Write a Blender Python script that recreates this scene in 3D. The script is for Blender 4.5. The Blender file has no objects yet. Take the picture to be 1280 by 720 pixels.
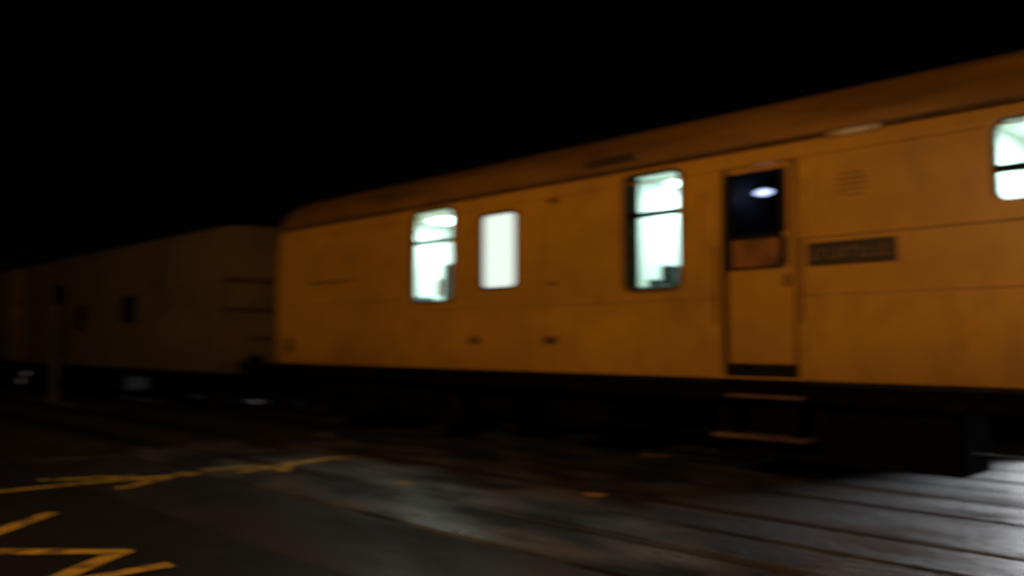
import bpy, bmesh, math, random
from mathutils import Vector, Matrix
random.seed(4)
sc=bpy.context.scene
sc.view_settings.view_transform='Standard'
try: sc.view_settings.look='None'
except Exception: pass
sc.view_settings.exposure=0
COL=bpy.context.collection

# ---------------------------------------------------------------- materials
def mat(name,c1,c2=None,rough=0.6,scale=3.0,stretch=(1,1,1),bump=0.0,bscale=40.0,metal=0.0,coat=0.0,emit=None,estr=0.0,lo=0.35,hi=0.65,detail=6,rspread=(1.35,0.8),spec=None):
    m=bpy.data.materials.new(name); m.use_nodes=True
    nt=m.node_tree; N=nt.nodes; L=nt.links; b=N['Principled BSDF']
    b.inputs['Roughness'].default_value=rough; b.inputs['Metallic'].default_value=metal
    b.inputs['Coat Weight'].default_value=coat
    if spec is not None: b.inputs['Specular IOR Level'].default_value=spec
    tc=N.new('ShaderNodeTexCoord'); mp=N.new('ShaderNodeMapping'); mp.inputs['Scale'].default_value=stretch
    L.new(tc.outputs['Object'],mp.inputs['Vector'])
    if c2 is None: c2=tuple(x*0.7 for x in c1)
    n=N.new('ShaderNodeTexNoise'); n.inputs['Scale'].default_value=scale; n.inputs['Detail'].default_value=detail
    L.new(mp.outputs[0],n.inputs['Vector'])
    r=N.new('ShaderNodeValToRGB'); r.color_ramp.elements[0].position=lo; r.color_ramp.elements[1].position=hi
    r.color_ramp.elements[0].color=(*c2,1); r.color_ramp.elements[1].color=(*c1,1)
    L.new(n.outputs['Fac'],r.inputs[0]); L.new(r.outputs[0],b.inputs['Base Color'])
    mr=N.new('ShaderNodeMapRange'); mr.inputs['From Min'].default_value=0.3; mr.inputs['From Max'].default_value=0.7
    mr.inputs['To Min'].default_value=min(1,rough*rspread[0]); mr.inputs['To Max'].default_value=rough*rspread[1]
    L.new(n.outputs['Fac'],mr.inputs['Value']); L.new(mr.outputs[0],b.inputs['Roughness'])
    if bump>0:
        n2=N.new('ShaderNodeTexNoise'); n2.inputs['Scale'].default_value=bscale; n2.inputs['Detail'].default_value=4
        L.new(mp.outputs[0],n2.inputs['Vector'])
        bp=N.new('ShaderNodeBump'); bp.inputs['Strength'].default_value=bump; bp.inputs['Distance'].default_value=0.02
        L.new(n2.outputs['Fac'],bp.inputs['Height']); L.new(bp.outputs[0],b.inputs['Normal'])
    if emit:
        b.inputs['Emission Color'].default_value=(*emit,1); b.inputs['Emission Strength'].default_value=estr
    return m

def body_paint(name,base,dirt,rough=0.38,low=1.0):
    m=mat(name,base,tuple(0.66*x for x in base),rough,0.8,(0.5,1,1.0),bump=0.16,bscale=1.6,lo=0.3,hi=0.62,detail=4)
    nt=m.node_tree;N=nt.nodes;L=nt.links;b=N['Principled BSDF']
    base_l=b.inputs['Base Color'].links[0].from_socket
    tc=N.new('ShaderNodeTexCoord')
    mp=N.new('ShaderNodeMapping'); mp.inputs['Scale'].default_value=(1.4,1,0.9); L.new(tc.outputs['Object'],mp.inputs['Vector'])
    n=N.new('ShaderNodeTexNoise'); n.inputs['Scale'].default_value=2.2; n.inputs['Detail'].default_value=7; n.inputs['Roughness'].default_value=0.65; L.new(mp.outputs[0],n.inputs['Vector'])
    r=N.new('ShaderNodeValToRGB'); r.color_ramp.elements[0].position=0.48; r.color_ramp.elements[1].position=0.72
    L.new(n.outputs['Fac'],r.inputs[0])
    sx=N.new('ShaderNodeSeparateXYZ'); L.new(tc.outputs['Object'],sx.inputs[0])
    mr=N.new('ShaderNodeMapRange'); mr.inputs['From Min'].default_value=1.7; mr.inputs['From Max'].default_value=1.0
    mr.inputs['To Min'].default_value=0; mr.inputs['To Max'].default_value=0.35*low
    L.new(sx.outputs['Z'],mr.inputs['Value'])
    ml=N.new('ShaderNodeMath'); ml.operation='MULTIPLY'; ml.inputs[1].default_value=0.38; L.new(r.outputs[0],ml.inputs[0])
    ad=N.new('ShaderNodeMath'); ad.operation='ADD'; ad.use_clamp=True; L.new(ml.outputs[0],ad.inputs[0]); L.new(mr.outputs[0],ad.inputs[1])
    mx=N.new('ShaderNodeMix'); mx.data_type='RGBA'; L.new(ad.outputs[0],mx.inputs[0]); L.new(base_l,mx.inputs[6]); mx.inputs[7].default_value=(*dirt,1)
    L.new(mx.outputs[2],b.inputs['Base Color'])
    return m

def glass(name,tint,refl=0.12,rough=0.03):
    m=bpy.data.materials.new(name); m.use_nodes=True; nt=m.node_tree;N=nt.nodes;L=nt.links
    for n in list(N): N.remove(n)
    o=N.new('ShaderNodeOutputMaterial'); t=N.new('ShaderNodeBsdfTransparent'); t.inputs[0].default_value=(*tint,1)
    g=N.new('ShaderNodeBsdfGlossy'); g.inputs['Roughness'].default_value=rough
    f=N.new('ShaderNodeLayerWeight'); f.inputs[0].default_value=refl*2
    mx=N.new('ShaderNodeMixShader'); L.new(f.outputs['Fresnel'],mx.inputs[0]); L.new(t.outputs[0],mx.inputs[1]); L.new(g.outputs[0],mx.inputs[2]); L.new(mx.outputs[0],o.inputs[0])
    return m

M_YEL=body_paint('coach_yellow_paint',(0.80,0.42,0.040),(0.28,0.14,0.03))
M_ROOF=mat('roof_grime_yellow',(0.38,0.19,0.028),(0.17,0.085,0.016),0.5,1.5,(0.4,2,2),bump=0.15,bscale=6)
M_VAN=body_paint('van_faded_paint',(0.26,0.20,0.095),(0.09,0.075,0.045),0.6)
M_DARK=mat('underframe_black',(0.006,0.006,0.006),(0.003,0.003,0.003),0.9,8,bump=0.2,spec=0.05)
M_BLK=mat('rubber_black',(0.008,0.008,0.009),None,0.6,10,spec=0.2)
M_SEAM=mat('seam_dark_yellow',(0.42,0.21,0.03),(0.26,0.13,0.025),0.6,5,(0.6,1,1))  # darker body yellow for seams and small fittings
M_GRIME=mat('grimy_brown_fitting',(0.13,0.07,0.02),(0.07,0.035,0.012),0.6,5)
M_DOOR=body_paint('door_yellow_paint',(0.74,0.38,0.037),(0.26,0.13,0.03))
M_STEEL=mat('rail_steel',(0.13,0.125,0.12),(0.05,0.045,0.04),0.4,6,(0.3,1,1),metal=0.9)
M_WHEEL=mat('wheel_steel',(0.02,0.018,0.016),None,0.6,6,metal=0.4)
M_ASPH=mat('asphalt',(0.022,0.022,0.024),(0.010,0.010,0.011),0.5,1.2,bump=0.5,bscale=60)
M_CONC=mat('crossing_concrete',(0.12,0.12,0.125),(0.008,0.008,0.009),0.46,1.3,(0.7,1.5,1),bump=0.7,bscale=12,lo=0.42,hi=0.64,rspread=(1.8,0.58),spec=0.4,detail=9)
M_APRON=mat('apron_asphalt',(0.045,0.045,0.048),(0.016,0.016,0.017),0.55,1.2,(0.7,1.2,1),bump=0.4,bscale=30,spec=0.3)
M_GRND=mat('ground_earth',(0.03,0.026,0.020),(0.012,0.012,0.009),0.95,0.6,bump=0.8,bscale=8)
M_BAL=mat('ballast_stone',(0.06,0.055,0.05),(0.012,0.012,0.012),0.9,22,bump=1.0,bscale=24)
M_PAINT=mat('road_paint_yellow',(0.75,0.46,0.055),(0.10,0.07,0.025),0.65,5,lo=0.34,hi=0.54,bump=0.3)
M_WIN=mat('interior_wall_white',(0.82,0.86,0.83),(0.70,0.76,0.74),0.7,1.5)
M_FLR=mat('interior_floor',(0.20,0.24,0.24),None,0.6,3)
M_VEST=mat('vestibule_grey_wall',(0.06,0.066,0.085),None,0.6,3)
M_SEAT=mat('seat_dark_fabric',(0.04,0.07,0.08),None,0.9,8)
M_RED=mat('red_fabric',(0.55,0.16,0.12),None,0.9,8)
M_GLS=glass('window_glass',(0.86,1.0,0.95))
M_GLSD=glass('door_glass',(0.46,0.48,0.60),0.2)
M_FROST=mat('frosted_glass_lit',(0.7,0.8,0.75),(0.6,0.7,0.66),0.6,2,emit=(0.82,1.0,0.93),estr=0.95)
M_LAMPW=mat('lamp_diffuser_white',(0.9,0.9,0.9),None,0.5,2,emit=(0.85,0.95,1.0),estr=7)
M_LAMPO=mat('lamp_lens_orange',(0.9,0.8,0.6),None,0.5,2,emit=(1.0,0.62,0.25),estr=30)
M_GREY=mat('grey_metal',(0.14,0.13,0.12),(0.08,0.08,0.07),0.55,4)
M_SIGN=mat('sign_dark_plate',(0.045,0.03,0.014),None,0.5,8)
M_LET=mat('sign_letter_cream',(0.34,0.21,0.08),None,0.6,8)
M_ALU=mat('window_frame_alu',(0.30,0.18,0.05),(0.2,0.12,0.04),0.4,8,metal=0.2)
M_TIMB=mat('step_board_timber',(0.22,0.11,0.07),(0.08,0.045,0.03),0.7,6,(0.5,3,3),bump=0.3)
M_GLINT=mat('painted_glint',(0.95,0.88,0.70),(0.55,0.36,0.12),0.3,7,(0.5,1,1),metal=0.1,lo=0.4,hi=0.55)  # pale colour standing in for a highlight on the gutter

# ---------------------------------------------------------------- helpers
def empty(name,loc=(0,0,0)):
    e=bpy.data.objects.new(name,None); COL.objects.link(e); e.location=loc; e.empty_display_size=0.3; return e
def finish(name,bm,m,parent=None,loc=(0,0,0),smooth=None,bevel=0,bseg=2):
    me=bpy.data.meshes.new(name); bm.normal_update(); bm.to_mesh(me); bm.free()
    o=bpy.data.objects.new(name,me); COL.objects.link(o); o.location=loc
    if m: me.materials.append(m)
    if parent: o.parent=parent
    if bevel>0:
        b=o.modifiers.new('bevel','BEVEL'); b.width=bevel; b.segments=bseg; b.limit_method='ANGLE'
    if smooth is not None:
        for p in me.polygons: p.use_smooth=True
        me.set_sharp_from_angle(angle=math.radians(smooth))
    return o
def add_box(bm,x0,x1,y0,y1,z0,z1):
    v=[bm.verts.new(p) for p in [(x0,y0,z0),(x1,y0,z0),(x1,y1,z0),(x0,y1,z0),(x0,y0,z1),(x1,y0,z1),(x1,y1,z1),(x0,y1,z1)]]
    for f in [(0,3,2,1),(4,5,6,7),(0,1,5,4),(1,2,6,5),(2,3,7,6),(3,0,4,7)]: bm.faces.new([v[i] for i in f])
def box(name,x0,x1,y0,y1,z0,z1,m,parent=None,bevel=0.0):
    bm=bmesh.new(); add_box(bm,x0,x1,y0,y1,z0,z1); return finish(name,bm,m,parent,bevel=bevel)
def boxes(name,L,m,parent=None,bevel=0.0):
    bm=bmesh.new()
    for b in L: add_box(bm,*b)
    return finish(name,bm,m,parent,bevel=bevel)
def add_cyl(bm,c,axis,r,l,seg=20,r2=None):
    A={'x':Matrix.Rotation(math.pi/2,4,'Y'),'y':Matrix.Rotation(math.pi/2,4,'X'),'z':Matrix.Identity(4)}[axis]
    bmesh.ops.create_cone(bm,cap_ends=True,segments=seg,radius1=r,radius2=r if r2 is None else r2,depth=l,matrix=Matrix.Translation(c)@A)
def cyls(name,L,m,parent=None,seg=20):
    bm=bmesh.new()
    for c in L: add_cyl(bm,*c,seg=seg)
    return finish(name,bm,m,parent,smooth=40)
def rrect(x0,x1,z0,z1,r,n=5):
    P=[]
    for cx,cz,a0 in [(x1-r,z1-r,0),(x0+r,z1-r,90),(x0+r,z0+r,180),(x1-r,z0+r,270)]:
        for i in range(n+1):
            a=math.radians(a0+90*i/n); P.append((cx+r*math.cos(a),cz+r*math.sin(a)))
    return P
def prism_y(bm,P,y0,y1):
    a=[bm.verts.new((x,y0,z)) for x,z in P]; b=[bm.verts.new((x,y1,z)) for x,z in P]; n=len(P)
    bm.faces.new(a); bm.faces.new(b[::-1])
    for i in range(n): bm.faces.new([a[i],b[i],b[(i+1)%n],a[(i+1)%n]])
    bmesh.ops.recalc_face_normals(bm,faces=bm.faces)
def ring_y(name,x0,x1,z0,z1,r,w,y0,y1,m,parent):
    "rounded frame ring around an opening"
    O=rrect(x0-w,x1+w,z0-w,z1+w,r+w); I=rrect(x0,x1,z0,z1,r); n=len(O)
    bm=bmesh.new()
    V=[[bm.verts.new((x,y,z)) for x,z in P] for P in (O,I) for y in (y0,y1)]
    of,ob,inf,inb=V
    for i in range(n):
        j=(i+1)%n
        bm.faces.new([of[i],of[j],inf[j],inf[i]]); bm.faces.new([ob[j],ob[i],inb[i],inb[j]])
        bm.faces.new([of[j],of[i],ob[i],ob[j]]); bm.faces.new([inf[i],inf[j],inb[j],inb[i]])
    bmesh.ops.recalc_face_normals(bm,faces=bm.faces)
    return finish(name,bm,m,parent)
def pane(name,x0,x1,z0,z1,r,y,m,parent):
    bm=bmesh.new(); bm.faces.new([bm.verts.new((x,y,z)) for x,z in rrect(x0,x1,z0,z1,r)]); return finish(name,bm,m,parent)

# side wall profile: y offset of the outer skin against height (slight tumblehome, turned-in cantrail)
PROF=[(1.05,0.035),(1.2,0.020),(1.45,0.006),(1.8,0.0),(2.2,0.0),(2.6,0.006),(2.9,0.016),(3.1,0.030),(3.25,0.048),(3.37,0.075)]
def prof_y(z):
    for (a,ya),(b,yb) in zip(PROF,PROF[1:]):
        if a<=z<=b: return ya+(yb-ya)*(z-a)/(b-a)
    return PROF[0][1] if z<1.05 else PROF[-1][1]
def side_wall(name,x0,x1,cuts,m,parent,far=False,W=2.8):
    P=[(y,z) for z,y in PROF]+[(y+0.06,z) for z,y in reversed(PROF)]
    if far: P=[(W-y,z) for y,z in P]
    bm=bmesh.new()
    a=[bm.verts.new((x0,y,z)) for y,z in P]; b=[bm.verts.new((x1,y,z)) for y,z in P]; n=len(P)
    bm.faces.new(a); bm.faces.new(b[::-1])
    for i in range(n): bm.faces.new([a[i],b[i],b[(i+1)%n],a[(i+1)%n]])
    bmesh.ops.recalc_face_normals(bm,faces=bm.faces)
    o=finish(name,bm,m,parent)
    if cuts:
        cb=bmesh.new()
        for c in cuts:
            t=bmesh.new(); prism_y(t,rrect(*c),-0.3,0.3); tm=bpy.data.meshes.new('t'); t.to_mesh(tm); t.free(); cb.from_mesh(tm); bpy.data.meshes.remove(tm)
        co=finish('cutter',cb,None)
        md=o.modifiers.new('b','BOOLEAN'); md.operation='DIFFERENCE'; md.object=co; md.solver='EXACT'
        bpy.context.view_layer.update()
        dg=bpy.context.evaluated_depsgraph_get()
        nm=bpy.data.meshes.new_from_object(o.evaluated_get(dg)); o.modifiers.clear(); o.data=nm
        bpy.data.objects.remove(co)
    for p in o.data.polygons: p.use_smooth=True
    o.data.set_sharp_from_angle(angle=math.radians(25))
    return o

def bogie(parent,cx,W=2.8,wb=2.6,name='bogie'):
    wh=[]; 
    for dx in (-wb/2,wb/2):
        for yy in (W/2-0.74,W/2+0.74):
            wh.append(((cx+dx,yy,0.46),'y',0.46,0.13))
        wh.append(((cx+dx,W/2,0.46),'y',0.08,1.5))
    cyls(name+'_wheels',wh,M_WHEEL,parent,28)
    fr=[]
    for y0 in (0.20,W-0.32):
        fr+=[(cx-wb/2-0.45,cx+wb/2+0.45,y0,y0+0.12,0.58,0.76),(cx-0.5,cx+0.5,y0-0.03,y0+0.15,0.30,0.57)]
        for dx in (-wb/2,wb/2):
            fr+=[(cx+dx-0.16,cx+dx+0.16,y0-0.06,y0+0.16,0.33,0.572),(cx+dx-0.55,cx+dx-0.47,y0,y0+0.1,0.3,0.575),(cx+dx+0.47,cx+dx+0.55,y0,y0+0.1,0.3,0.575)]
    fr+=[(cx-0.3,cx+0.3,0.4,W-0.4,0.5,0.8)]
    boxes(name+'_frame',fr,M_DARK,parent,0.015)
    sp=[]
    for y0 in (0.17,W-0.20):
        for dx in (-wb/2-0.28,-wb/2+0.28,wb/2-0.28,wb/2+0.28,-0.25,0.25):
            sp.append(((cx+dx,y0+0.05,0.46 if abs(dx)>0.5 else 0.70),'z',0.085,0.22))
    cyls(name+'_springs',sp,M_DARK,parent,12)

# ---------------------------------------------------------------- yellow coach
X0,X1,W=-14.2,3.2,2.8
coach=empty('railway_coach')
W1=(-10.25,-9.36,1.99,3.29,0.10); W2=(-8.74,-8.09,2.12,3.10,0.08); W3=(-6.30,-5.55,1.99,3.28,0.09); W5=(-2.44,-1.62,2.56,3.24,0.10)
DR=(-5.04,-4.20,1.07,3.20,0.04)
W6=(0.2,1.0,1.99,3.28,0.09)
side_wall('side_wall',X0,X1,[W1,W2,W3,W5,DR,W6],M_YEL,coach)
side_wall('far_side_wall',X0,X1,[],M_YEL,coach,far=True)
# roof (elliptical arc)
bm=bmesh.new(); prof=[]
nseg=28
for i in range(nseg+1):
    t=math.pi*i/nseg
    prof.append((W/2-(W/2-0.075)*math.cos(t),3.37+0.70*math.sin(t)**0.95 if 0<i<nseg else 3.37))
nx=24; rows=[]
for k in range(nx+1):
    x=X0+(X1-X0)*k/nx; rows.append([bm.verts.new((x,y,z)) for y,z in prof])
for k in range(nx):
    for i in range(nseg): bm.faces.new([rows[k][i],rows[k+1][i],rows[k+1][i+1],rows[k][i+1]])
finish('roof',bm,M_ROOF,coach,smooth=60)
# end walls: full profile
for nm,x in (('end_wall_a',X0),('end_wall_b',X1)):
    P=[(y,z) for z,y in PROF]+[(y,z) for y,z in prof[1:-1]]+[(W-y,z) for z,y in reversed(PROF)]
    bm=bmesh.new(); s=0.05 if x<0 else -0.05
    a=[bm.verts.new((x-s*0.1,y+(0.004 if y<W/2 else -0.004),z-0.003)) for y,z in P]; b=[bm.verts.new((x+s,y+(0.004 if y<W/2 else -0.004),z-0.003)) for y,z in P]
    bm.faces.new(a); bm.faces.new(b[::-1]); n=len(P)
    for i in range(n): bm.faces.new([a[i],b[i],b[(i+1)%n],a[(i+1)%n]])
    bmesh.ops.recalc_face_normals(bm,faces=bm.faces); finish(nm,bm,M_YEL,coach)
# gutter, cantrail bead
cyls('rain_gutter',[(((X0+X1)/2,0.055,3.385),'x',0.026,X1-X0)],M_GRIME,coach,12)
bm=bmesh.new(); add_cyl(bm,(-3.62,0.050,3.366),'x',0.033,0.50,14); finish('gutter_painted_glint',bm,M_GLINT,coach,smooth=40)  # lamp glint painted on as a short pale sleeve
cyls('cantrail_bead',[(((X0+X1)/2,0.036,3.20),'x',0.010,X1-X0)],M_YEL,coach,10)
rl=(-13.2,-11.0,-8.4,-5.2,-2.9,-0.3,2.2)
bm=bmesh.new()   # roof panel joint straps
for x in rl:
    pr=[(W/2-(W/2-0.070)*math.cos(math.pi*i/nseg),3.374+0.70*(max(0,math.sin(math.pi*i/nseg)))**0.95) for i in range(nseg+1)]
    a=[bm.verts.new((x-0.02,y,z)) for y,z in pr]; b=[bm.verts.new((x+0.02,y,z)) for y,z in pr]
    for i in range(nseg): bm.faces.new([a[i],b[i],b[i+1],a[i+1]])
finish('roof_joint_straps',bm,M_ROOF,coach,smooth=60)
boxes('roof_side_vent',[(-6.98,-6.15,0.085,0.20,3.47,3.585)],M_GRIME,coach,0.02)
vb=[]
for k in range(7): vb.append((-6.95+k*0.115,-6.88+k*0.115,0.078,0.084,3.485,3.57))
boxes('roof_side_vent_slats',vb,M_SIGN,coach)
tv=[]
for x in (-12.4,-9.8,-7.4,-4.4,-1.2,1.6):
    tv.append(((x,W/2+0.3,4.06),'z',0.17,0.06))
cyls('roof_ventilators',tv,M_ROOF,coach,18)
# seams / panel joints
sm=[]
for x in (-10.75,-7.62,-5.28,-4.12,-1.2,1.5):
    sm.append((x-0.004,x+0.004,-0.001,0.03,1.33,2.98))
boxes('panel_joints_vertical',sm,M_SEAM,coach)
def waist(x0,x1,z,h=0.016): return (x0,x1,prof_y(z)-0.005,prof_y(z)+0.02,z-h/2,z+h/2)
boxes('waist_beading',[waist(-10.1,-5.07,1.86,.010),waist(-4.16,3.1,2.40,.016),waist(-4.16,3.1,1.86,.008),waist(-14.15,-10.4,2.03,.008)],M_SEAM,coach,0.003)
boxes('solebar',[(X0,X1,0.07,0.16,0.83,1.045),(X0,X1,W-0.16,W-0.07,0.83,1.045),(X0,X1,0.165,W-0.165,0.98,1.04)],M_DARK,coach)
boxes('lower_edge_strip',[(X0+0.02,-5.06,0.022,0.068,1.00,1.048),(-4.18,X1,0.022,0.068,1.00,1.048)],M_BLK,coach)

# windows
def window(nm,c,split=None,glassm=M_GLS,frame=M_ALU,wid=0.03,inset=0.03):
    x0,x1,z0,z1,r=c; y=prof_y((z0+z1)/2)
    ring_y(nm+'_frame',x0,x1,z0,z1,r,wid,y-0.010,y+0.055,frame,coach)
    ring_y(nm+'_gasket',x0+0.012,x1-0.012,z0+0.012,z1-0.012,r*0.9,0.011,y-0.004,y+0.062,M_BLK,coach)
    pane(nm+'_glass',x0+0.01,x1-0.01,z0+0.01,z1-0.01,r,y+inset,glassm,coach)
    if split: boxes(nm+'_transom',[(x0+0.005,x1-0.005,y-0.006,y+0.05,split-0.028,split+0.028)],M_BLK,coach,0.006)
window('saloon_window',W1,2.84)
window('toilet_window',W2,None,M_FROST)
window('office_window',W3,2.83)
window('van_window',W5,2.83)
window('end_window',W6,2.83)
box('office_window_blind',-6.285,-6.13,0.045,0.055,2.0,3.27,M_SEAT,coach)

# door: real leaf recessed in its opening
def door():
    y=0.055
    x0,x1,z0,z1=-4.985,-4.255,1.20,3.185
    wx0,wx1,wz0,wz1=-4.96,-4.38,2.17,3.13
    bm=bmesh.new()
    add_box(bm,x0,wx0,y,y+0.04,z0,z1); add_box(bm,wx1,x1,y,y+0.04,z0,z1)
    add_box(bm,wx0,wx1,y,y+0.04,z0,wz0); add_box(bm,wx0,wx1,y,y+0.04,wz1,z1)
    finish('door_leaf',bm,M_DOOR,coach)
    boxes('door_window_frame',[(wx0-0.02,wx1+0.02,y-0.012,y-0.002,2.45,2.50),(wx0-0.02,wx0+0.02,y-0.012,y-0.002,wz0,2.448),(wx1-0.02,wx1+0.06,y-0.012,y-0.002,wz0,2.448),(wx0-0.02,wx1+0.02,y-0.012,y-0.002,wz0-0.03,wz0-0.002),(wx0-0.02,wx0+0.02,y-0.012,y-0.002,2.502,wz1),(wx1-0.02,wx1+0.06,y-0.012,y-0.002,2.502,wz1)],M_BLK,coach,0.003)
    box('door_droplight_glass',wx0,wx1,y+0.012,y+0.018,2.48,wz1,M_GLSD,coach)
    box('door_lower_glass',wx0,wx1,y+0.010,y+0.016,wz0,2.46,mat('door_pane_painted_reflection',(0.46,0.20,0.05),(0.07,0.04,0.03),0.3,2.5),coach)  # opaque pane, its orange reflection painted into the colour
    box('door_step_recess',-5.03,-4.21,0.05,0.12,1.05,1.195,M_BLK,coach)
    boxes('door_rebate',[(-5.036,-4.988,0.075,0.115,1.2,3.19),(-4.252,-4.204,0.075,0.115,1.2,3.19)],M_BLK,coach)
    box('door_handle',-4.35,-4.30,0.025,0.05,1.95,2.08,M_GRIME,coach,0.01)
    cyls('door_grab_rails',[((-5.10,-0.03,2.0),'z',0.012,0.8),((-4.15,-0.03,2.0),'z',0.012,0.8)],M_SEAM,coach,10)
door()
# interior
box('interior_floor',X0+0.1,X1-0.1,0.18,W-0.18,1.05,1.10,M_FLR,coach)
box('interior_ceiling',X0+0.1,X1-0.1,0.14,W-0.2,3.40,3.44,M_WIN,coach)
box('interior_back_wall',X0+0.1,X1-0.1,W-0.24,W-0.20,1.10,3.40,M_WIN,coach)
boxes('interior_partitions',[(x-0.02,x+0.02,0.12,W-0.25,1.11,3.39) for x in (-11.6,-8.95,-7.9,-6.65,-5.35,-4.05,-2.75,-0.4)],M_WIN,coach)
boxes('vestibule_lining',[(-5.32,-5.30,0.14,W-0.3,1.11,3.37),(-4.10,-4.08,0.14,W-0.3,1.11,3.37),(-5.29,-4.11,W-0.29,W-0.27,1.11,3.37),(-5.29,-4.11,0.14,W-0.3,3.372,3.392)],M_VEST,coach)
def room(x0,x1,e,n):
    d=bpy.data.lights.new(n,'AREA'); d.shape='RECTANGLE'; d.size=(x1-x0)*0.8; d.size_y=0.5; d.energy=e; d.color=(0.80,1.0,0.93)
    o=bpy.data.objects.new(n,d); COL.objects.link(o); o.location=((x0+x1)/2,1.3,3.33); o.parent=coach
    boxes(n+'_fitting',[(x0+(x1-x0)*0.1,x1-(x1-x0)*0.1,1.1,1.5,3.355,3.39)],M_LAMPW,coach)
room(-11.5,-9.05,70,'saloon_ceiling_lamp'); room(-7.8,-6.7,10,'corridor_ceiling_lamp'); room(-6.6,-5.4,30,'office_ceiling_lamp'); room(-2.7,-0.5,55,'van_ceiling_lamp'); room(-0.3,3.0,40,'end_ceiling_lamp')
boxes('seat_backs',[(-10.75,-10.6,0.25,0.75,1.1,2.10)],M_SEAT,coach,0.05)
boxes('seat_cushion',[(-10.6,-10.2,0.25,0.85,1.4,1.55)],M_RED,coach,0.04)
boxes('coat_on_hook',[(-10.10,-10.0,0.30,0.36,2.08,2.34)],M_RED,coach,0.03)
boxes('draught_screen',[(-9.98,-9.86,0.32,0.62,1.2,2.56)],M_SEAT,coach,0.05)
boxes('wall_cabinet',[(-11.4,-11.0,W-0.6,W-0.25,1.2,2.4)],M_FLR,coach,0.02)
boxes('office_desk',[(-6.45,-5.55,0.30,0.9,2.00,2.05),(-6.05,-5.90,0.32,0.6,2.06,2.28),(-6.3,-6.2,0.4,0.6,2.06,2.14)],M_SEAT,coach,0.02)
bm=bmesh.new(); bmesh.ops.create_uvsphere(bm,u_segments=20,v_segments=12,radius=1,matrix=Matrix.Translation((-5.12,1.0,3.085))@Matrix.Diagonal((0.11,0.04,0.04,1)))
finish('vestibule_lamp',bm,M_LAMPW,coach,smooth=60)
# lettered plate, vent, small fittings
box('name_plate',-4.08,-3.24,-0.012,0.01,2.13,2.35,M_SIGN,coach,0.004)
L=[]; x=-4.02
for w in (.05,.04,.06,.03,.05,.05,.04,.06,.04,.05):
    k=random.choice((0,1,2))
    L.append((x,x+0.014,-0.017,-0.0125,2.19,2.29))
    if k!=0: L.append((x+0.0145,x+w,-0.017,-0.0125,2.276,2.29))
    if k!=1: L.append((x+0.0145,x+w,-0.017,-0.0125,2.19,2.204))
    L.append((x+w+0.0005,x+w+0.012,-0.017,-0.0125,2.19,2.29)) if k==2 else None
    x+=w+0.028
boxes('name_plate_letters',L,M_LET,coach)
bm=bmesh.new()   # faint round vent: thin ring segments and slats rather than a solid disc
for k in range(5):
    zz=2.77+k*0.05; hw=math.sqrt(max(0.001,0.15**2-(zz-2.87)**2)); add_box(bm,-3.64-hw,-3.64+hw,prof_y(zz)-0.004,prof_y(zz)+0.01,zz-0.008,zz+0.008)
finish('round_vent_slats',bm,M_SEAM,coach)
L=[]; x=-13.1
while x<-11.8:
    w=random.uniform(0.04,0.09); L.append((x,x+w,-0.003,0.004,2.37,2.41)); x+=w+random.uniform(0.02,0.05)
boxes('side_lettering',L,M_GRIME,coach)
boxes('small_hatches',[(-8.98,-8.78,-0.004,0.02,1.39,1.48),(-7.58,-7.36,-0.004,0.02,1.39,1.48),(-7.52,-7.38,0.02,0.045,3.13,3.18),(-7.50,-7.38,-0.006,0.01,2.11,2.15)],M_GRIME,coach,0.004)
boxes('end_hatch',[(-13.83,-13.66,-0.006,0.03,1.24,1.48)],M_GRIME,coach,0.004)
# underframe equipment
bogie(coach,-11.7); bogie(coach,0.6)
boxes('equipment_box',[(-5.3,-2.85,0.30,1.0,0.24,0.82),(-7.9,-6.9,0.45,1.1,0.35,0.80),(-9.4,-8.6,0.5,1.2,0.45,0.82)],M_DARK,coach,0.02)
boxes('equipment_box_ribs',[(x,x+0.03,0.27,0.298,0.26,0.79) for x in (-5.2,-4.6,-4.0,-3.4,-2.93)],M_DARK,coach)
cyls('air_reservoirs',[((-8.2,1.9,0.62),'x',0.2,1.4)],M_DARK,coach,20)
boxes('truss_rods',[(-9.2,-1.5,0.45,0.48,0.42,0.45)],M_DARK,coach)
boxes('door_steps',[(-5.0,-4.15,-0.02,0.20,0.865,0.895),(-5.15,-4.10,-0.03,0.19,0.46,0.50)],M_TIMB,coach,0.006)
boxes('step_brackets',[(-4.95,-4.92,0.0,0.19,0.50,0.86),(-4.25,-4.22,0.0,0.19,0.50,0.86)],M_DARK,coach)
boxes('gangway_bellows',[(X0-0.12-0.1*i,X0-0.05-0.1*i,W/2-0.5,W/2+0.5,1.1,3.3) for i in range(4)],M_BLK,coach)
cyls('buffers',[((X0-0.3,W/2-0.87,1.05-.12),'x',0.09,0.55),((X0-0.6,W/2-0.87,.93),'x',0.24,0.05),((X0-0.3,W/2+0.87,.93),'x',0.09,0.55),((X0-0.6,W/2+0.87,.93),'x',0.24,0.05)],M_DARK,coach)
boxes('end_corner_strip',[(X0-0.02,X0+0.03,-0.002,0.04,1.2,3.1)],M_ROOF,coach)

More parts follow.
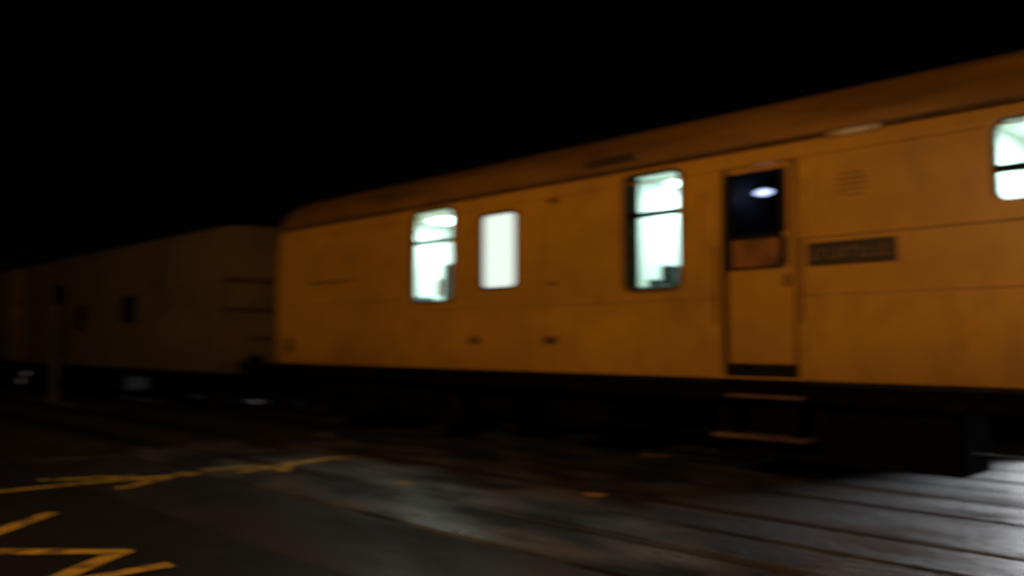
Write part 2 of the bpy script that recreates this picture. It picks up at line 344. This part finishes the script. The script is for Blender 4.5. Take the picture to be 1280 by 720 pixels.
# ---------------------------------------------------------------- vans behind the coach
def van(x1,length,name='railway_van',windows=True):
    v=empty(name); x0=x1-length
    bm=bmesh.new()
    P=[(0.0,0.80),(0.0,3.62),(0.05,3.70),(0.5,3.77),(1.4,3.80),(2.3,3.77),(2.75,3.70),(2.8,3.62),(2.8,0.80)]
    a=[bm.verts.new((x0,y,z)) for y,z in P]; b=[bm.verts.new((x1,y,z)) for y,z in P]; n=len(P)
    bm.faces.new(a); bm.faces.new(b[::-1])
    for i in range(n): bm.faces.new([a[i],b[i],b[(i+1)%n],a[(i+1)%n]])
    bmesh.ops.recalc_face_normals(bm,faces=bm.faces); finish('van_body',bm,M_VAN,v,bevel=0.015)
    boxes('end_posts',[(x1+0.002,x1+0.05,y,y+0.07,0.85,3.6) for y in (0.02,2.71)]+[(x1+0.002,x1+0.04,0.10,2.70,z,z+0.07) for z in (1.93,2.72)],M_VAN,v,0.01)
    boxes('end_recess_panels',[(x1+0.002,x1+0.012,0.12,2.68,2.01,2.10),(x1+0.002,x1+0.012,0.12,2.68,2.60,2.69)],M_GRIME,v)
    cyls('end_handrails',[((x1+0.10,1.4,1.5),'y',0.015,1.6)],M_VAN,v,8)
    boxes('side_ribs',[(x,x+0.02,-0.006,-0.001,0.9,3.55) for x in [x0+0.1+i*2.6 for i in range(int(length/2.6)+1)]],M_VAN,v,0.002)
    boxes('side_top_rail',[(x0,x1,-0.025,-0.001,3.57,3.62),(x0,x1,-0.02,-0.001,0.82,0.87)],M_VAN,v,0.006)
    if windows:
        boxes('side_windows',[(x1-5.1,x1-4.2,-0.012,-0.002,1.85,2.5),(x1-8.4,x1-7.7,-0.012,-0.002,1.7,2.36)],M_BLK,v,0.004)
        boxes('side_notice',[(x1-3.1,x1-2.75,-0.012,-0.002,2.6,2.95)],M_GREY,v,0.003)
    boxes('solebar',[(x0,x1,0.1,0.2,0.6,0.795),(x0,x1,2.6,2.7,0.6,0.795),(x0+0.3,x1-0.3,0.4,2.4,0.72,0.79),(x0+length*0.42,x0+length*0.58,0.3,1.0,0.25,0.6)],M_DARK,v)
    bogie(v,x1-2.4,wb=2.0); bogie(v,x0+2.4,wb=2.0)
    cyls('buffers',[((x1+0.3,.53,.93),'x',0.09,0.55),((x1+0.6,.53,.93),'x',0.24,0.05),((x1+0.3,2.27,.93),'x',0.09,0.55),((x1+0.6,2.27,.93),'x',0.24,0.05)],M_DARK,v)
    return v
van(-16.6,13.2); van(-31.2,15.5,windows=False); van(-48,15.5,windows=False)

# ---------------------------------------------------------------- ground, road, track
def sheet(name,x0,x1,y0,y1,z,m,parent=None,n=1):
    bm=bmesh.new(); vs=[[bm.verts.new((x0+(x1-x0)*i/n,y0+(y1-y0)*j/n,z)) for j in range(n+1)] for i in range(n+1)]
    for i in range(n):
        for j in range(n): bm.faces.new([vs[i][j],vs[i+1][j],vs[i+1][j+1],vs[i][j+1]])
    return finish(name,bm,m,parent)
sheet('ground',-400,400,-400,400,-0.16,M_GRND)
XR0,XR1=-12.2,9.0
boxes('road',[(XR0,XR1,-60,-4.76,-0.15,0.0),(XR0,XR1,5.2,60,-0.15,0.0)],M_ASPH)
boxes('road_apron',[(XR0,XR1,-4.74,-3.56,-0.15,-0.006),(XR0,XR1,-0.28,0.02,-0.15,-0.010)],M_APRON)
lx=empty('level_crossing_deck')
def panels(y0,y1,nm):
    z=random.uniform(-0.006,0.001)
    L=[]; x=XR0
    while x<XR1-0.1:
        L.append((x+0.003,x+1.797,y0,y1,-0.15,z)); x+=1.8
    boxes(nm,L,M_CONC,lx)
TR=[(-2.0),(1.4)]
for k,c in enumerate(TR):
    a,b=c-0.72,c+0.72
    panels(a+0.12,c-0.006,'panel_inner_a_%d'%k); panels(c+0.006,b-0.12,'panel_inner_b_%d'%k)
    panels(a-0.78,a-0.06,'panel_outer_a_%d'%k); panels(b+0.06,b+0.78 if k==1 else b+0.95,'panel_outer_b_%d'%k)
panels(3.0,5.15,'panel_far')
for k,c in enumerate(TR):
    t=empty('railway_track')
    for s in (-1,1):
        y=c+s*0.7175
        boxes('rail_%s'%('a' if s<0 else 'b'),[(-140,60,y-0.035,y+0.035,-0.035,0.004),(-140,60,y-0.008,y+0.008,-0.13,-0.036),(-140,60,y-0.07,y+0.07,-0.15,-0.131)],M_STEEL,t,0.004)
    boxes('sleepers',[(x,x+0.26,c-1.25,c+1.25,-0.159,-0.152) for x in [XR0-0.5-0.65*i for i in range(150)]],M_CONC,t)
    bm=bmesh.new()
    nx,ny=260,16
    g=[[bm.verts.new((XR0-0.05-i*0.22,c-1.7+3.4*j/ny,-0.155+0.035*random.random()-(0.0 if 1<j<ny-1 else 0.02))) for j in range(ny+1)] for i in range(nx)]
    for i in range(nx-1):
        for j in range(ny): bm.faces.new([g[i+1][j],g[i][j],g[i][j+1],g[i+1][j+1]])
    finish('ballast_bed',bm,M_BAL,t)

# yellow hatched box, worn
def stroke(bm,a,b,w,z=0.004):
    a=Vector(a); b=Vector(b); d=(b-a).normalized(); n=Vector((-d.y,d.x))*w/2
    k=6; prev=None
    for i in range(k+1):
        p=a+(b-a)*i/k; ww=random.uniform(0.86,1.05)
        c=(bm.verts.new((p.x+n.x*ww,p.y+n.y*ww,z)),bm.verts.new((p.x-n.x*ww,p.y-n.y*ww,z)))
        if prev: bm.faces.new([prev[0],prev[1],c[1],c[0]])
        prev=c
bm=bmesh.new()
S=[((-9.5,-7.8),(-9.42,-4.78)),((-9.42,-4.74),(-9.24,-3.60)),((-9.45,-3.5),(-9.3,-2.80)),((-9.35,-2.6),(-9.28,-1.6)),
((-8.8,-4.6),(-9.37,-3.71)),((-9.75,-4.5),(-9.05,-4.05)),((-9.0,-3.3),(-9.3,-2.0)),((-8.75,-2.9),(-9.3,-2.45)),((-9.9,-5.0),(-9.45,-4.2)),
((-7.0,-6.4),(-7.95,-5.43)),((-7.3,-6.7),(-6.14,-5.50)),((-5.3,-6.6),(-6.18,-5.49)),((-5.6,-6.5),(-5.6,-5.42)),((-4.4,-6.5),(-4.4,-5.9))]
for i,(a,b) in enumerate(S): stroke(bm,a,b,0.15,0.006+0.0006*i)
for k in range(5):
    stroke(bm,(-9.4+k*1.3,-7.0),(-8.1+k*1.3,-8.3),0.12,0.016+0.0005*k)
    stroke(bm,(-8.1+k*1.3,-7.0),(-9.4+k*1.3,-8.3),0.12,0.019+0.0005*k)
stroke(bm,(-7.28,-2.40),(-7.10,-2.33),0.16); stroke(bm,(-5.55,-1.56),(-5.36,-1.48),0.16); stroke(bm,(-6.95,1.10),(-6.6,1.20),0.14)
finish('yellow_box_marking',bm,M_PAINT)
bm=bmesh.new(); stroke(bm,(-11.7,-6.4),(-11.6,-4.9),0.09); stroke(bm,(-11.6,-4.6),(-11.3,-3.6),0.09)
finish('road_edge_line',bm,mat('road_paint_white',(0.3,0.3,0.3),(0.05,0.05,0.05),0.6,9,lo=0.4,hi=0.6))

# ---------------------------------------------------------------- lineside furniture
sp=empty('signal_post')
cyls('post',[((-25.4,-0.35,1.4),'z',0.10,3.1),((-25.4,-0.35,-0.05),'z',0.16,0.2)],M_GREY,sp,16)
boxes('signal_head',[(-25.5,-25.3,-0.45,-0.25,2.4,2.95)],M_BLK,sp,0.03)
cyls('signal_hoods',[((-25.25,-0.35,2.78),'x',0.06,0.1),((-25.25,-0.35,2.55),'x',0.06,0.1)],M_BLK,sp,14)
gs=empty('ground_signal')
boxes('housing',[(-26.7,-26.5,-0.98,-0.66,0.15,0.7)],M_BLK,gs,0.03)
cyls('lens',[((-26.49,-0.76,0.55),'x',0.05,0.02),((-26.49,-0.88,0.36),'x',0.05,0.02)],mat('signal_lens',(0.3,0.2,0.2),None,0.4,3,emit=(1,0.75,0.7),estr=0.06),gs,14)
cyls('stake',[((-26.6,-0.82,0.0),'z',0.05,0.3)],M_BLK,gs,10)

# street lamp: sodium lantern on a column behind the photographer
LX,LY,LZ=-3.2,-12.3,5.4
sl=empty('street_lamp')
bm=bmesh.new(); add_cyl(bm,(LX,LY-1.2,2.65),'z',0.10,5.6,16,0.06); add_cyl(bm,(LX,LY-1.2,0.4),'z',0.13,1.1,16)
finish('column',bm,M_GREY,sl,smooth=40)
cyls('bracket_arm',[((LX,LY-0.7,LZ+0.08),'y',0.035,1.1)],M_GREY,sl,12)
boxes('lantern_housing',[(LX-0.15,LX+0.15,LY-0.35,LY+0.35,LZ+0.03,LZ+0.15)],M_GREY,sl,0.03)
boxes('lantern_lens',[(LX-0.11,LX+0.11,LY-0.28,LY+0.28,LZ,LZ+0.028)],M_LAMPO,sl,0.01)
d=bpy.data.lights.new('sodium_lamp','POINT'); d.energy=1400; d.color=(1.0,0.52,0.20); d.shadow_soft_size=0.12
o=bpy.data.objects.new('sodium_lamp',d); COL.objects.link(o); o.location=(LX,LY,LZ-0.16); o.parent=sl

# low unseen lamps added beyond the line for car headlights, shining under the train
def add_headlight(x,y,z,tx,ty,e,ang=60):
    f=empty('headlight_stand_in')
    cyls('headlight_stand_in_post',[((x,y+0.12,z/2-0.1),'z',0.03,z)],M_GREY,f,10)
    boxes('housing',[(x-0.14,x+0.14,y+0.02,y+0.14,z-0.1,z+0.1)],M_GREY,f,0.02)
    boxes('lens',[(x-0.11,x+0.11,y+0.012,y+0.018,z-0.07,z+0.07)],M_LAMPW,f)
    d=bpy.data.lights.new('headlight_stand_in_lamp','SPOT'); d.energy=e; d.color=(0.94,0.96,1.0); d.spot_size=math.radians(ang); d.spot_blend=0.9; d.shadow_soft_size=0.10
    o=bpy.data.objects.new('headlight_stand_in_lamp',d); COL.objects.link(o); o.location=(x,y-0.02,z); o.parent=f
    o.rotation_euler=Vector((tx-x,ty-y,0-z)).to_track_quat('-Z','Y').to_euler()
add_headlight(-3.05,6.3,0.60,-1.6,-0.3,3600,56)
add_headlight(-21.0,5.5,0.6,-23.0,-2.0,3500,36)

# ---------------------------------------------------------------- night sky + faint added fill
w=bpy.data.worlds.new('World'); sc.world=w; w.use_nodes=True
nt=w.node_tree; bg=nt.nodes['Background']; sky=nt.nodes.new('ShaderNodeTexSky'); sky.sky_type='NISHITA'; sky.sun_disc=False
sky.sun_elevation=math.radians(4); sky.sun_rotation=math.radians(200); nt.links.new(sky.outputs[0],bg.inputs['Color']); bg.inputs['Strength'].default_value=0.0002
d=bpy.data.lights.new('cool_fill','SUN'); d.energy=0.006; d.angle=math.radians(0.5); d.color=(0.8,0.88,1.0)  # unseen sun lamp added as cool dim fill
o=bpy.data.objects.new('cool_fill',d); COL.objects.link(o); o.rotation_euler=(math.radians(55),0,math.radians(-25))

# ---------------------------------------------------------------- camera
cd=bpy.data.cameras.new('camera'); cam=bpy.data.objects.new('camera',cd); COL.objects.link(cam); sc.camera=cam
cd.sensor_width=36; cd.lens=36*1100/1280; cd.clip_end=1500; cd.clip_start=0.05
th=math.atan2(1049,1100); p=math.atan(67/1100)
Fv=Vector((-math.cos(th)*math.cos(p),math.sin(th)*math.cos(p),math.sin(p)))
cam.location=(0,-7.77,1.42); cam.rotation_euler=Fv.to_track_quat('-Z','Y').to_euler()
cd.dof.use_dof=True; cd.dof.focus_distance=2.7; cd.dof.aperture_fstop=1.45; cd.dof.aperture_ratio=0.38
